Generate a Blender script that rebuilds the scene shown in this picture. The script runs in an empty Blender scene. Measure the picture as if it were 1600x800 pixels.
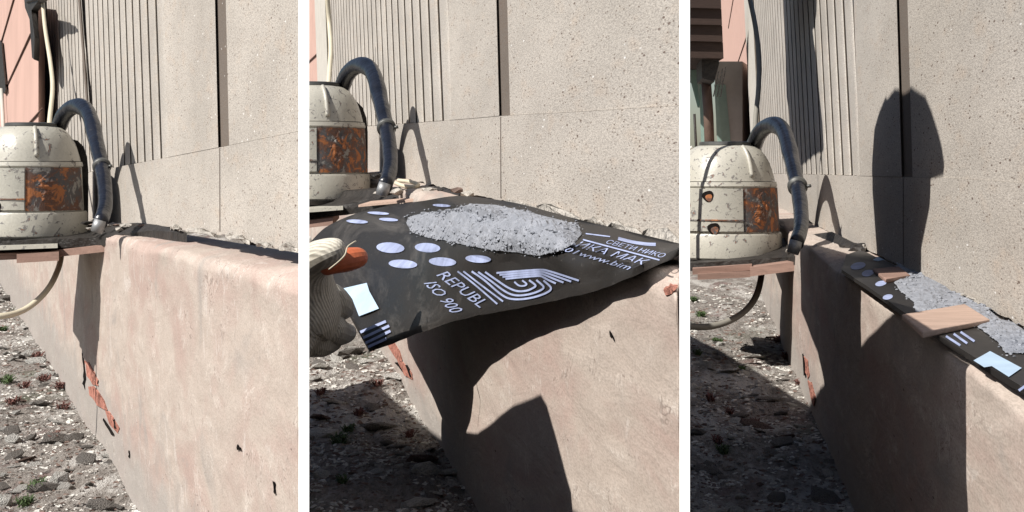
import bpy, bmesh, math, random
import numpy as np
from mathutils import Vector, noise, Matrix
random.seed(7)
S = bpy.context.scene
COL = S.collection
# ------------------------------------------------------------------ camera, sky, sun, exposure
F = 2400.0; HY = 260.0            # focal length and horizon row in units of a 1600 x 800 picture
SIG = (0.4, 1.4, 1.45)             # size of the three wall sections
EYE = 1.386 * SIG[2] + 0.0        # eye height above the lowest ground
cam = bpy.data.cameras.new('camera'); co = bpy.data.objects.new('camera', cam); COL.objects.link(co)
co.location = (0, 0, EYE); co.rotation_euler = (math.radians(90), 0, 0)
cam.sensor_width = 36; cam.lens = 36 * F / 1600; cam.shift_y = -(400 - HY) / 1600
cam.clip_start = 0.05; cam.clip_end = 3000
S.camera = co
SUNV = Vector((4200, 2400, -4900)).normalized()      # direction the light travels
w = bpy.data.worlds.new('World'); S.world = w; w.use_nodes = True
nt = w.node_tree; bg = nt.nodes['Background']
sky = nt.nodes.new('ShaderNodeTexSky'); sky.sky_type = 'NISHITA'; sky.sun_disc = False
sky.sun_elevation = math.asin(-SUNV.z); sky.sun_rotation = math.atan2(-SUNV.x, -SUNV.y)
nt.links.new(sky.outputs[0], bg.inputs[0]); bg.inputs[1].default_value = 0.055
sun = bpy.data.lights.new('sun', 'SUN'); sun.energy = 4.6; sun.angle = math.radians(0.5); sun.color = (1, .965, .91)
so = bpy.data.objects.new('sun', sun); COL.objects.link(so)
so.rotation_euler = SUNV.to_track_quat('-Z', 'Y').to_euler()
S.view_settings.view_transform = 'Standard'; S.view_settings.look = 'None'
S.view_settings.gamma = 1; S.view_settings.exposure = 0.58
S.render.engine = 'CYCLES'; S.cycles.max_bounces = 6; S.cycles.diffuse_bounces = 3; S.cycles.glossy_bounces = 2

# ------------------------------------------------------------------ geometry of the three wall sections
class Bay: pass
def bay(i, vx, vy, xe, a, e, W, base):
    b = Bay(); s = SIG[i]; b.i = i; b.s = s; b.vx = vx; b.vy = vy; b.xe = xe; b.a = a * s; b.e = e * s; b.W = W * s
    b.H = base * (a - W) * s; b.k = (vx - 800) / F; b.q = (HY - vy) / F; b.u = Vector(((xe + 8 - 800) / F, 1, 0))
    return b
B1 = bay(0, -84, 305, 468, 1.15, .187, .20, 1.64)
B2 = bay(1, 386, 209, 1063, 1.15, .299, .20, 1.63)
B3 = bay(2, 1107, 267, 1640, .85, .412, .26, 2.35)
BAYS = (B1, B2, B3)
def P(x, y, d): return Vector(((x - 800) / F * d, d, EYE - (y - HY) / F * d))
def dw(b, x, w=0.0): return F * (b.a - w) / (x - b.vx)
def onw(b, x, y, w=0.0): return P(x, y, dw(b, x, w))          # a point of the plane parallel to the wall, w out from it
def onh(b, x, y, h): return P(x, y, -h * F / (y - b.vy))       # a point of the level h above the eye
def at(b, d, w, h): return Vector((b.k * d + b.a - w, d, EYE + b.q * d + h))

# ------------------------------------------------------------------ object helpers
def tag(o, label=None, cat=None, group=None, kind=None):
    for k_, v in (('label', label), ('category', cat), ('group', group), ('kind', kind)):
        if v: o[k_] = v
    return o
def thing(name, label, cat, loc, group=None):
    o = bpy.data.objects.new(name, None); COL.objects.link(o); o.location = loc; o.empty_display_size = .1
    return tag(o, label, cat, group)
LOC = {}
def wloc(o):
    v = Vector((0, 0, 0))
    while o: v += o.location; o = o.parent
    return v
def ob(name, vs, fs, mat, parent=None, smooth=False, origin=None):
    base = wloc(parent) if parent else Vector((0, 0, 0))
    o0 = Vector(origin) if origin is not None else base
    me = bpy.data.meshes.new(name)
    me.from_pydata([tuple(Vector(v) - o0) for v in vs], [], fs); me.update()
    bm = bmesh.new(); bm.from_mesh(me); bmesh.ops.recalc_face_normals(bm, faces=bm.faces); bm.to_mesh(me); bm.free()
    if smooth: me.shade_smooth()
    o = bpy.data.objects.new(name, me); COL.objects.link(o); me.materials.append(mat)
    if parent: o.parent = parent
    o.location = o0 - base
    return o
def prism(name, pts, back, mat, parent=None, smooth=False):
    n = len(pts); back = Vector(back)
    vs = [Vector(p) for p in pts] + [Vector(p) + back for p in pts]
    fs = [tuple(range(n)), tuple(range(2 * n - 1, n - 1, -1))] + [(i, (i + 1) % n, n + (i + 1) % n, n + i) for i in range(n)]
    return ob(name, vs, fs, mat, parent, smooth)
def box8(name, top, bot, mat, parent=None):
    vs = list(top) + list(bot)
    return ob(name, vs, [(0, 1, 2, 3), (7, 6, 5, 4), (0, 4, 5, 1), (1, 5, 6, 2), (2, 6, 7, 3), (3, 7, 4, 0)], mat, parent)
def bevel(o, wd, seg=2):
    m = o.modifiers.new('bevel', 'BEVEL'); m.width = wd; m.segments = seg; m.limit_method = 'ANGLE'; return o
def catmull(pts, n=8):
    pts = [np.array(p, float) for p in pts]; pts = [2 * pts[0] - pts[1]] + pts + [2 * pts[-1] - pts[-2]]; out = []
    for i in range(1, len(pts) - 2):
        p0, p1, p2, p3 = pts[i - 1:i + 3]
        for j in range(n):
            t = j / n
            out.append(.5 * (2 * p1 + (p2 - p0) * t + (2 * p0 - 5 * p1 + 4 * p2 - p3) * t * t + (3 * p1 - p0 - 3 * p2 + p3) * t ** 3))
    out.append(pts[-2]); return out
def tube_geo(path, rads, seg=10):
    path = [Vector(p) for p in path]; n = len(path); vs = []; fs = []
    t0 = (path[1] - path[0]).normalized(); nrm = t0.orthogonal().normalized()
    for i in range(n):
        t = (path[min(i + 1, n - 1)] - path[max(i - 1, 0)]).normalized()
        nrm = (nrm - t * nrm.dot(t)).normalized(); bi = t.cross(nrm)
        r = rads[i] if hasattr(rads, '__len__') else rads
        for j in range(seg):
            a = 2 * math.pi * j / seg; vs.append(path[i] + (nrm * math.cos(a) + bi * math.sin(a)) * r)
    for i in range(n - 1):
        for j in range(seg):
            fs.append((i * seg + j, i * seg + (j + 1) % seg, (i + 1) * seg + (j + 1) % seg, (i + 1) * seg + j))
    fs.append(tuple(range(seg - 1, -1, -1))); fs.append(tuple(range((n - 1) * seg, n * seg)))
    return vs, fs
def tube(name, path, r, mat, parent=None, seg=10):
    vs, fs = tube_geo(path, r, seg); return ob(name, vs, fs, mat, parent, True)
def lathe(name, prof, c, mat, parent=None, seg=48):
    vs = []; fs = []; n = len(prof)
    for r, z in prof:
        for j in range(seg):
            a = 2 * math.pi * j / seg; vs.append(Vector((c[0] + r * math.cos(a), c[1] + r * math.sin(a), c[2] + z)))
    for i in range(n - 1):
        for j in range(seg): fs.append((i * seg + j, i * seg + (j + 1) % seg, (i + 1) * seg + (j + 1) % seg, (i + 1) * seg + j))
    fs.append(tuple(range(seg))); fs.append(tuple(range((n - 1) * seg, n * seg)))
    o = ob(name, vs, fs, mat, parent, True)
    o.data.set_sharp_from_angle(angle=math.radians(35)); return o
def inside(x, y, poly):
    c = False; n = len(poly); j = n - 1
    for i in range(n):
        (xi, yi), (xj, yj) = poly[i], poly[j]
        if (yi > y) != (yj > y) and x < (xj - xi) * (y - yi) / (yj - yi) + xi: c = not c
        j = i
    return c
def edge_near(x, y, poly):
    m = 1e9; best = (x, y)
    for i in range(len(poly)):
        ax, ay = poly[i]; bx, by = poly[(i + 1) % len(poly)]; L = (bx - ax) ** 2 + (by - ay) ** 2
        t = max(0, min(1, ((x - ax) * (bx - ax) + (y - ay) * (by - ay)) / L)); q = (ax + t * (bx - ax), ay + t * (by - ay)); e = math.hypot(x - q[0], y - q[1])
        if e < m: m = e; best = q
    return best
def edge_dist(x, y, poly):
    m = 1e9
    for i in range(len(poly)):
        ax, ay = poly[i]; bx, by = poly[(i + 1) % len(poly)]; L = (bx - ax) ** 2 + (by - ay) ** 2
        t = max(0, min(1, ((x - ax) * (bx - ax) + (y - ay) * (by - ay)) / L)); m = min(m, math.hypot(x - ax - t * (bx - ax), y - ay - t * (by - ay)))
    return m

# ------------------------------------------------------------------ materials
def mat_new(name, rough=.85, spec=.3):
    m = bpy.data.materials.new(name); m.use_nodes = True; t = m.node_tree; p = t.nodes['Principled BSDF']
    p.inputs['Roughness'].default_value = rough; p.inputs['Specular IOR Level'].default_value = spec
    return m, t, p
class N:
    def __init__(s, t, sc=(1, 1, 1)):
        s.t = t; tc = t.nodes.new('ShaderNodeTexCoord'); mp = t.nodes.new('ShaderNodeMapping')
        mp.inputs['Scale'].default_value = sc; t.links.new(tc.outputs['Object'], mp.inputs[0]); s.v = mp.outputs[0]
    def noise(s, scale, detail=4, rough=.55, dist=0, stretch=None):
        n = s.t.nodes.new('ShaderNodeTexNoise'); n.inputs['Scale'].default_value = scale; n.inputs['Detail'].default_value = detail
        n.inputs['Roughness'].default_value = rough; n.inputs['Distortion'].default_value = dist
        v = s.v
        if stretch:
            mp = s.t.nodes.new('ShaderNodeMapping'); mp.inputs['Scale'].default_value = stretch; s.t.links.new(v, mp.inputs[0]); v = mp.outputs[0]
        s.t.links.new(v, n.inputs['Vector']); return n.outputs['Fac']
    def vor(s, scale, feature='F1'):
        n = s.t.nodes.new('ShaderNodeTexVoronoi'); n.inputs['Scale'].default_value = scale; n.feature = feature
        s.t.links.new(s.v, n.inputs['Vector']); return n.outputs['Distance']
    def ramp(s, fac, lo, hi, a=0., b=1.):
        n = s.t.nodes.new('ShaderNodeMapRange'); n.inputs[1].default_value = lo; n.inputs[2].default_value = hi
        n.inputs[3].default_value = a; n.inputs[4].default_value = b; s.t.links.new(fac, n.inputs[0]); return n.outputs[0]
    def mix(s, fac, a, b):
        n = s.t.nodes.new('ShaderNodeMix'); n.data_type = 'RGBA'
        if hasattr(fac, 'node'): s.t.links.new(fac, n.inputs[0])
        else: n.inputs[0].default_value = fac
        for k_, c in ((6, a), (7, b)):
            if hasattr(c, 'node'): s.t.links.new(c, n.inputs[k_])
            else: n.inputs[k_].default_value = (*c, 1)
        return n.outputs[2]
    def mul(s, a, b):
        n = s.t.nodes.new('ShaderNodeMath'); n.operation = 'MULTIPLY'; s.t.links.new(a, n.inputs[0])
        if hasattr(b, 'node'): s.t.links.new(b, n.inputs[1])
        else: n.inputs[1].default_value = b
        return n.outputs[0]
    def bump(s, h, strength, dist, p):
        n = s.t.nodes.new('ShaderNodeBump'); n.inputs['Strength'].default_value = strength; n.inputs['Distance'].default_value = dist
        s.t.links.new(h, n.inputs['Height']); s.t.links.new(n.outputs[0], p.inputs['Normal'])
def simple(name, c, rough=.7, spec=.4, var=.25, scale=12., metal=0., bump=0.):
    m, t, p = mat_new(name, rough, spec); n = N(t); f = n.noise(scale, 5)
    col = n.mix(n.ramp(f, .3, .7), tuple(x * (1 - var) for x in c), tuple(min(1, x * (1 + var)) for x in c))
    t.links.new(col, p.inputs['Base Color']); p.inputs['Metallic'].default_value = metal
    if bump: n.bump(f, bump, 1 / scale, p)
    return m
def stucco(name, s, c, speck=1.0):
    # pale roughcast plaster: mottled, with small dark aggregate grains and a few chips
    m, t, p = mat_new(name, .92, .15); n = N(t, (1, .19, 1))
    big = n.noise(2.2 / s, 3, .6); mid = n.noise(14 / s, 2); fine = n.noise(190 / s, 2, .8)
    col = n.mix(n.ramp(big, .32, .68), tuple(x * .84 for x in c), tuple(x * 1.08 for x in c))
    col = n.mix(n.ramp(mid, .55, .75, 0, .4), col, (c[0] * 1.0, c[1] * .88, c[2] * .78))
    col = n.mix(n.ramp(fine, .32, .60, .62, 0), col, (.17, .15, .135))
    v = n.vor(75 / s); col = n.mix(n.mul(n.ramp(v, .22, .15), n.ramp(mid, .44, .52, 0, .8 * speck)), col, (.13, .095, .075))
    v2 = n.vor(30 / s); col = n.mix(n.mul(n.ramp(v2, .13, .10), n.ramp(big, .44, .50, 0, .85 * speck)), col, (.11, .075, .06))
    v3 = n.vor(21 / s); col = n.mix(n.mul(n.ramp(v3, .085, .06), n.ramp(big, .52, .47, 0, .8 * speck)), col, (.74, .72, .69))
    t.links.new(col, p.inputs['Base Color']); n.bump(fine, .5, .0035 * s, p); return m
def plaster(name, s):
    # plinth render: cream top, worn pink coat, grey toe, white scratches
    m, t, p = mat_new(name, .9, .15); n = N(t, (1, .19, 1))
    big = n.noise(2.6 / s, 4, .62, .6); mid = n.noise(9 / s, 4, .6, .4); fine = n.noise(200 / s, 2, .8)
    cream = n.mix(n.ramp(mid, .35, .7), (.42, .35, .30), (.49, .42, .365))
    col = n.mix(n.ramp(big, .45, .62, 0, .9), cream, (.40, .295, .255))
    g = n.noise(3.4 / s, 4, .65, 1.0, (1, 1, .55)); col = n.mix(n.ramp(g, .56, .68, 0, .75), col, (.31, .28, .255))
    st = n.noise(7 / s, 5, .72, 1.4, (1, 1.2, .35)); col = n.mix(n.ramp(st, .60, .66, 0, .6), col, (.56, .50, .455))
    sx = t.nodes.new('ShaderNodeSeparateXYZ'); t.links.new(n.v, sx.inputs[0]); ad = t.nodes.new('ShaderNodeMath'); ad.operation = 'MULTIPLY_ADD'
    t.links.new(g, ad.inputs[0]); ad.inputs[1].default_value = .9 * s; t.links.new(sx.outputs[2], ad.inputs[2])
    col = n.mix(n.ramp(ad.outputs[0], .80 * s, .58 * s, 0, .8), col, (.33, .305, .28))
    hc = n.noise(2.1 / s, 5, .7, 1.6, (1, 1.3, .6)); c1 = n.ramp(hc, .494, .5, 0, 1); c2 = n.ramp(hc, .506, .5, 0, 1)
    col = n.mix(n.mul(n.mul(c1, c2), n.ramp(mid, .5, .58, 0, .75)), col, (.17, .13, .11))
    st2 = n.noise(5 / s, 5, .75, 2.0, (1, 1.4, .3)); d = n.ramp(st2, .485, .5, 0, 1); d2 = n.ramp(st2, .515, .5, 0, 1)
    col = n.mix(n.mul(n.mul(d, d2), n.ramp(mid, .52, .6, 0, .6)), col, (.66, .60, .54))
    col = n.mix(n.ramp(fine, .33, .6, .42, 0), col, (.2, .165, .14))
    v2 = n.vor(17 / s); col = n.mix(n.mul(n.ramp(v2, .075, .05), n.ramp(big, .5, .55, 0, .85)), col, (.07, .05, .045))
    t.links.new(col, p.inputs['Base Color']); n.bump(mid, .25, .03 * s, p); return m
def paint_rust(name, rust=.52, base=(.50, .46, .37), s=1.0):
    m, t, p = mat_new(name, .42, .5); n = N(t)
    f = n.noise(7 / s, 7, .68, .8); g = n.noise(28 / s, 6, .7)
    col = n.mix(n.ramp(g, .35, .65), tuple(x * .85 for x in base), base)
    col = n.mix(n.ramp(f, rust, rust + .03), col, (.17, .16, .15))
    col = n.mix(n.ramp(f, rust + .07, rust + .10), col, (.24, .10, .045))
    col = n.mix(n.ramp(g, rust + .08, rust + .1, 0, .9), col, (.10, .085, .075))
    t.links.new(col, p.inputs['Base Color']); n.bump(f, .35, .02 * s, p)
    t.links.new(n.ramp(f, rust - .02, rust + .08, .35, .85), p.inputs['Roughness']); return m
def rust_panel(name, s):
    m, t, p = mat_new(name, .7, .4); n = N(t)
    f = n.noise(2.4 / s, 6, .7, 1.2); g = n.noise(3.3 / s, 6, .72, .6)
    col = n.mix(n.ramp(f, .44, .56), (.085, .08, .08), (.14, .065, .04))
    col = n.mix(n.ramp(g, .54, .58), col, (.36, .13, .045)); col = n.mix(n.ramp(g, .40, .43, .9, 0), col, (.27, .255, .23))
    t.links.new(col, p.inputs['Base Color']); n.bump(f, .8, .03 * s, p); return m
def bitumen(name, s):
    m, t, p = mat_new(name, .5, .22); n = N(t, (1, .3, 1)); f = n.noise(60 / s, 5, .7); g = n.noise(3 / s, 5, .6, .5)
    col = n.mix(n.ramp(g, .4, .7), (.016, .0145, .0135), (.032, .028, .025)); col = n.mix(n.ramp(f, .62, .72, 0, .35), col, (.14, .13, .12)); du = n.noise(2.2 / s, 7, .75, .8, (1, .35, 1)); col = n.mix(n.ramp(du, .56, .72, 0, .45), col, (.17, .155, .14))
    t.links.new(col, p.inputs['Base Color']); t.links.new(n.ramp(g, .35, .65, .42, .6), p.inputs['Roughness']); n.bump(f, .15, .006 * s, p); return m
def knit(name, s):
    m, t, p = mat_new(name, .95, .1); n = N(t)
    wv = t.nodes.new('ShaderNodeTexWave'); wv.wave_type = 'BANDS'; wv.bands_direction = 'DIAGONAL'; wv.inputs['Scale'].default_value = 26 / s; wv.inputs['Distortion'].default_value = 1.2
    wv.inputs['Detail'].default_value = 2
    t.links.new(n.v, wv.inputs['Vector']); f = n.noise(40 / s, 4, .7); big = n.noise(4 / s, 4)
    col = n.mix(wv.outputs['Fac'], (.44, .41, .35), (.66, .62, .53)); col = n.mix(n.ramp(f, .55, .7, 0, .5), col, (.2, .18, .15))
    col = n.mix(n.ramp(big, .5, .68, 0, .5), col, (.30, .26, .20))
    t.links.new(col, p.inputs['Base Color']); n.bump(wv.outputs['Fac'], .35, .006 * s, p); return m
def wood(name, c, s):
    m, t, p = mat_new(name, .8, .25); n = N(t); f = n.noise(9 / s, 6, .65, 1.5, (.25, 1, 3)); g = n.noise(60 / s, 4, .7)
    col = n.mix(n.ramp(f, .35, .65), tuple(x * .72 for x in c), c); col = n.mix(n.ramp(g, .6, .75, 0, .5), col, tuple(x * .5 for x in c))
    t.links.new(col, p.inputs['Base Color']); n.bump(g, .3, .006 * s, p); return m
def earth(name, s):
    m, t, p = mat_new(name, .97, .1); n = N(t, (1, .3, 1)); f = n.noise(2.4 / s, 5, .65, .5); g = n.noise(30 / s, 4, .75)
    col = n.mix(n.ramp(g, .35, .68), (.14, .122, .107), (.35, .318, .285)); col = n.mix(n.ramp(f, .50, .60, 0, .9), col, (.47, .445, .41))
    r = n.noise(3.7 / s, 5, .6, .3); col = n.mix(n.ramp(r, .56, .66, 0, .6), col, (.14, .075, .068))
    gr = n.noise(1.9 / s, 5, .6, .3); col = n.mix(n.ramp(gr, .58, .68, 0, .6), col, (.05, .065, .03))
    t.links.new(col, p.inputs['Base Color']); n.bump(g, 1.0, .05 * s, p); return m
M = {}
for b in BAYS:
    i = b.i; s = b.s
    M['stucco', i] = stucco('roughcast_stucco', s, (.475, .432, .382)); M['rib', i] = stucco('ribbed_stucco', s, (.475, .437, .39), .3)
    M['groove', i] = stucco('groove_shade_joint_stucco', s, (.15, .122, .10), .6)  # dark tone stands in for shade inside the groove; joints share it
    M['plinth', i] = plaster('plinth_plaster', s); M['earth', i] = earth('rubble_soil', s)
    M['paint', i] = paint_rust('worn_cream_paint', .575, (.47, .445, .38), s * .3 if i else s * .45)
    M['paint2', i] = paint_rust('chipped_cover_paint', .56, (.45, .43, .37), s * .3 if i else s * .45)
    M['rust', i] = rust_panel('rusty_panel', s * .3 if i else s * .45)
    M['wood', i] = wood('weathered_red_wood', (.30, .19, .15), s); M['bitumen', i] = bitumen('bitumen_membrane', s)
M['white'] = simple('divider_white', (.88, .88, .88), .8, .2, .01)
M['pinkwall'] = simple('pink_facade', (.50, .33, .275), .9, .15, .08, 2.0)
M['pinkdark'] = simple('cable_shadow_tone', (.12, .075, .06), .9, .15)  # tone of the cable shadows drawn on the facade
M['pale'] = simple('pale_pilaster', (.48, .45, .40), .9, .15, .08, 3)
M['black'] = simple('black_rubber', (.008, .009, .014), .3, .4, .4, 9, 0, .15)
M['dark'] = simple('dark_iron', (.03, .026, .023), .6, .4, .5, 10, .3, .4)
M['steel'] = simple('dull_grey_steel', (.26, .26, .26), .5, .5, .3, 20, .5)
M['rim'] = simple('grey_rim', (.09, .09, .085), .5, .5, .3, 10, .4)
M['cable'] = simple('cream_cable', (.55, .49, .37), .55, .4, .08, 6)
M['shadecable'] = simple('shade_toned_cable', (.22, .205, .175), .6, .3, .08, 6)  # cable colour darkened to stand in for shade
M['brick'] = simple('broken_red_brick', (.36, .16, .12), .95, .1, .4, 16, 0, .9)
M['void'] = simple('cut_shadow_joint', (.015, .013, .012), 1, 0, .3)
M['chip'] = simple('broken_plaster', (.40, .37, .33), .95, .1, .35, 22, 0, 1.0)
M['stone'] = simple('pale_rubble', (.56, .535, .49), .95, .1, .3, 9, 0, .8)
M['stone2'] = simple('grey_rubble', (.22, .20, .18), .95, .1, .4, 12, 0, .8)
M['stone3'] = simple('brown_rubble', (.17, .12, .10), .95, .1, .4, 12, 0, .8)
M['leaf'] = simple('weed_leaf', (.055, .085, .03), .7, .3, .5, 8)
M['straw'] = simple('dry_red_stalks', (.13, .065, .055), .9, .1, .4, 8)
m_, t_, p_ = mat_new('wet_grey_mortar', .7, .3); n_ = N(t_); f_ = n_.noise(9, 5, .7); v_ = n_.vor(16)
c_ = n_.mix(n_.ramp(f_, .35, .65), (.20, .21, .235), (.30, .31, .34)); c_ = n_.mix(n_.mul(n_.ramp(v_, .28, .16), n_.ramp(f_, .48, .58, 0, .85)), c_, (.07, .07, .075))
t_.links.new(c_, p_.inputs['Base Color']); n_.bump(f_, .6, .05, p_); M['mortar'] = m_
M['print'] = simple('pale_blue_print', (.30, .34, .50), .6, .2, .3, 5)
M['print_sky'] = simple('sky_blue_print', (.40, .51, .62), .6, .2, .12, 5)
M['knit'] = knit('grey_knit', 1.3); M['red'] = simple('orange_rubber', (.50, .13, .055), .45, .4, .25, 10)
M['block'] = wood('pale_wood_block', (.47, .335, .265), .7); M['blockdark'] = wood('old_timber', (.16, .13, .10), 1.0)
M['eave'] = wood('dark_eave_boards', (.055, .035, .028), 1.0); M['green'] = simple('faded_green_paint', (.30, .42, .36), .6, .4, .1, 3)
M['cloth'] = simple('dark_cloth', (.05, .055, .07), .95, .1)
M['drain'] = simple('brown_downpipe', (.13, .085, .065), .6, .4, .2, 4)

# ------------------------------------------------------------------ the ground
def nz(x, y, z=0.): return noise.noise(Vector((x, y, z)))
def ground(b, x0, x1, dn, df, skirt, name):
    # uneven earth below one wall section; its sides run down to the lowest level
    nx, nd = 70, 90; vs = []; fs = []
    for j in range(nd + 1):
        d = dn * (df / dn) ** (j / nd)
        for i in range(nx + 1):
            X = (x0(d) + (x1(d) - x0(d)) * i / nx)
            z = EYE + b.q * d - b.H + b.s * (.05 * nz(X / b.s * 2, d / b.s * .5) + .022 * nz(X / b.s * 9, d / b.s * 2.2, 3) + .012 * nz(X / b.s * 25, d / b.s * 6, 5))
            vs.append(Vector((X, d, z)))
    for j in range(nd):
        for i in range(nx):
            k_ = j * (nx + 1) + i; fs.append((k_, k_ + 1, k_ + nx + 2, k_ + nx + 1))
    if skirt:
        n0 = len(vs); ring = [i for i in range(nx + 1)] + [j * (nx + 1) + nx for j in range(1, nd + 1)] + [nd * (nx + 1) + i for i in range(nx - 1, -1, -1)] + [j * (nx + 1) for j in range(nd - 1, 0, -1)]
        for r in ring: v = vs[r]; vs.append(Vector((v.x, v.y, -.3)))
        n = len(ring)
        for i in range(n): fs.append((ring[i], ring[(i + 1) % n], n0 + (i + 1) % n, n0 + i))
    o = ob(name, vs, fs, M['earth', b.i], None, True); return tag(o, kind='structure')
ground(B1, lambda d: (-330 - 800) / F * d, lambda d: B1.k * d + B1.a - B1.W + .05, F * B1.H / (1000 - B1.vy), 15, True, 'ground')
ground(B2, lambda d: (150 - 800) / F * d, lambda d: B2.k * d + B2.a - B2.W + .12, F * B2.H / (1000 - B2.vy), 40, True, 'ground')
ground(B3, lambda d: (900 - 800) / F * d, lambda d: B3.k * d + B3.a - B3.W + .2, F * B3.H / (1000 - B3.vy), 120, False, 'ground')
g = ob('ground', [(-1500, -300, -.31), (1500, -300, -.31), (1500, 2500, -.31), (-1500, 2500, -.31)], [(0, 1, 2, 3)], M['earth', 2]); tag(g, kind='structure')

# ------------------------------------------------------------------ walls
def lerp_poly(pts, x): return float(np.interp(x, [p[0] for p in pts], [p[1] for p in pts]))
def ragged(pts, step, amp, seed):
    out = []; xs = np.arange(pts[0][0], pts[-1][0], step)
    for x in xs: out.append((x, lerp_poly(pts, x) + amp * nz(x * .11, seed) * 1.6 + amp * .6 * nz(x * .35, seed + 9)))
    out.append(pts[-1]); return out
def build_wall(b, label, xl, ribs, band, crack, groove, lean, ytop=-9, chips=()):
    s = b.s; back = b.u * (.32 * s); i = b.i
    root = thing('stucco_wall', label, 'wall', at(b, dw(b, b.xe), 0, -b.H))
    PR = .010 * s
    # flat band above the cut, with a ragged broken lower edge
    r0, r1 = ribs
    rag = ragged(crack, 4, 2.6, 5 + i * 7); top = [(x, y) for x, y in band]
    poly = [(x, y) for x, y in top] + [(x, y) for x, y in reversed(rag)]
    prism('flat_band', [onw(b, x, y, PR) for x, y in poly], back, M['stucco', i], root)
    yb = lambda x: lerp_poly(band, x)
    g0, g1 = groove
    # plain margin between ribs and groove, groove bed with its shade in the colour, field right of the groove
    def field(name, xa, xb, wv, mat, la, lb):
        xs = np.linspace(xa, xb, 12)
        pts = [(xa + la, ytop)] + [(xb + lb, ytop)] + [(x, yb(x) - .4) for x in reversed(xs)]
        return prism(name, [onw(b, x, y, wv) for x, y in pts], back, mat, root)
    field('margin_panel', r1 + .5, g0, PR + .002 * s, M['stucco', i], -lean * .7, -lean * .6)
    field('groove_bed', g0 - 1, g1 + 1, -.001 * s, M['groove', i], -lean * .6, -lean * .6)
    field('plain_panel', g1, b.xe, .005 * s, M['stucco', i], -lean * .6, 0)
    # ribbed field: a backing and 26 half round ribs
    field('rib_backing', r0 - 1, r1 + 1, -.024 * s, M['rib', i], -lean, -lean * .8)
    da, db = dw(b, r1), dw(b, r0); n = 26
    for k_ in range(n):
        vs = []; fs = []; PRF = ((.045, 0.), (.0, .50), (.012, .70), (.045, .88), (.11, 1.), (.34, 1.0), (.64, .75), (.90, .2), (.985, .0)); m_ = len(PRF)
        hr = (.38, .36, .36)[i] * (db - da) / n * b.a / (da + (db - da) * k_ / n)
        for t in range(2):
            for j in range(m_):
                d = da + (db - da) * (k_ + PRF[j][0]) / n; x = b.vx + F * b.a / d
                wv = -.02 * s + hr * PRF[j][1] * random.uniform(.97, 1.03)
                yy = ytop if t == 0 else yb(x) - .6 + random.uniform(-.5, .5)
                x2 = x - (lean if t == 0 else 0); d2 = F * b.a / (x2 - b.vx); v = P(x2, yy, d2); vs.append(v - Vector((wv, 0, 0)))
        for j in range(m_ - 1): fs.append((j, j + 1, m_ + j + 1, m_ + j))
        fs.append(tuple(range(m_))); fs.append(tuple(range(m_, 2 * m_)))
        ob('rib', vs, fs, M['rib', i], root, False)
    # pale pilaster closing the far end
    pts = [(xl - lean, ytop), (r0 - 1.5 - lean, ytop), (r0 - 1.5, yb(r0) + 2), (xl, yb(r0) + 6)]
    prism('pilaster', [onw(b, x, y, PR * 1.5) for x, y in pts], back, M['pale'], root)
    pts = [(xl, yb(r0) + 5), (r0 + 6, yb(r0) + 5), (r0 + 6, lerp_poly(crack, r0)), (xl, lerp_poly(crack, r0) - 2)]
    prism('far_band', [onw(b, x, y, PR * .6) for x, y in pts], back, M['stucco', i], root)
    # hairline joint under the groove
    xj = g0 + 2
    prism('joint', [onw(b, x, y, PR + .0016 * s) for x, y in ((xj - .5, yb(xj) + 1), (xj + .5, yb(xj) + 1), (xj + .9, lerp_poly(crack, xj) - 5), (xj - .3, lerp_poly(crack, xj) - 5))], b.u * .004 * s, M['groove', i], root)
    # broken pieces hanging along the cut
    for (x0, x1, h0) in chips:
        nn = 7; pts = []
        for j in range(nn): x = x0 + (x1 - x0) * j / (nn - 1); pts.append((x, lerp_poly(crack, x) - h0 * random.uniform(.35, 1.0) * math.sin(math.pi * (j + .6) / nn) - 1))
        for j in range(nn - 1, -1, -1): x = x0 + (x1 - x0) * j / (nn - 1); pts.append((x, lerp_poly(crack, x) + random.uniform(0, 5)))
        o = prism('plaster_chip', [onw(b, x, y, PR + s * (.008 + random.uniform(0, .014))) for x, y in pts], b.u * .05 * s, M['chip'], root)
    return root
W1 = build_wall(B1, 'pale stucco wall with fine ribs behind the leftmost motor', 57, (79, 262),
    [(50, 288), (135, 270), (262, 246), (352, 228.5), (468, 205)], [(55, 334), (130, 344), (200, 350), (262, 354), (300, 362), (345, 367), (400, 381), (440, 389), (468, 391)],
    (341, 358), 9, chips=((266, 282, 6), (290, 335, 6), (352, 390, 8), (400, 425, 5), (436, 466, 10)))
W2 = build_wall(B2, 'pale stucco wall behind the membrane sheet and wet mortar heap', 499, (517, 705),
    [(495, 203), (578, 197), (705, 188), (785, 181), (900, 175), (1063, 165)], [(497, 250), (600, 272), (697, 294), (760, 308), (800, 318), (860, 333), (905, 345), (960, 357), (1010, 369), (1063, 381)],
    (780, 797), 8, chips=((790, 840, 10), (838, 906, 20), (908, 945, 13), (946, 1003, 15), (1004, 1062, 22)))
W3 = build_wall(B3, 'pale stucco wall crossed by the rounded shadow of a person', 1176, (1190, 1343),
    [(1170, 271), (1243, 272), (1343, 275), (1420, 277), (1475, 278), (1600, 286), (1640, 289)], [(1172, 303), (1260, 345), (1350, 388), (1400, 412), (1440, 436), (1500, 462), (1560, 490), (1640, 530)],
    (1409, 1426), 14, chips=((1344, 1352, 5), (1500, 1530, 5)))
# thin dark joint between two rib fields of the left wall
prism('joint', [onw(B1, x, y, .03 * B1.s) for x, y in ((121, -9), (124, -9), (137, 165), (134.5, 165))], B1.u * .03, M['groove', 0], W1)

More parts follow.
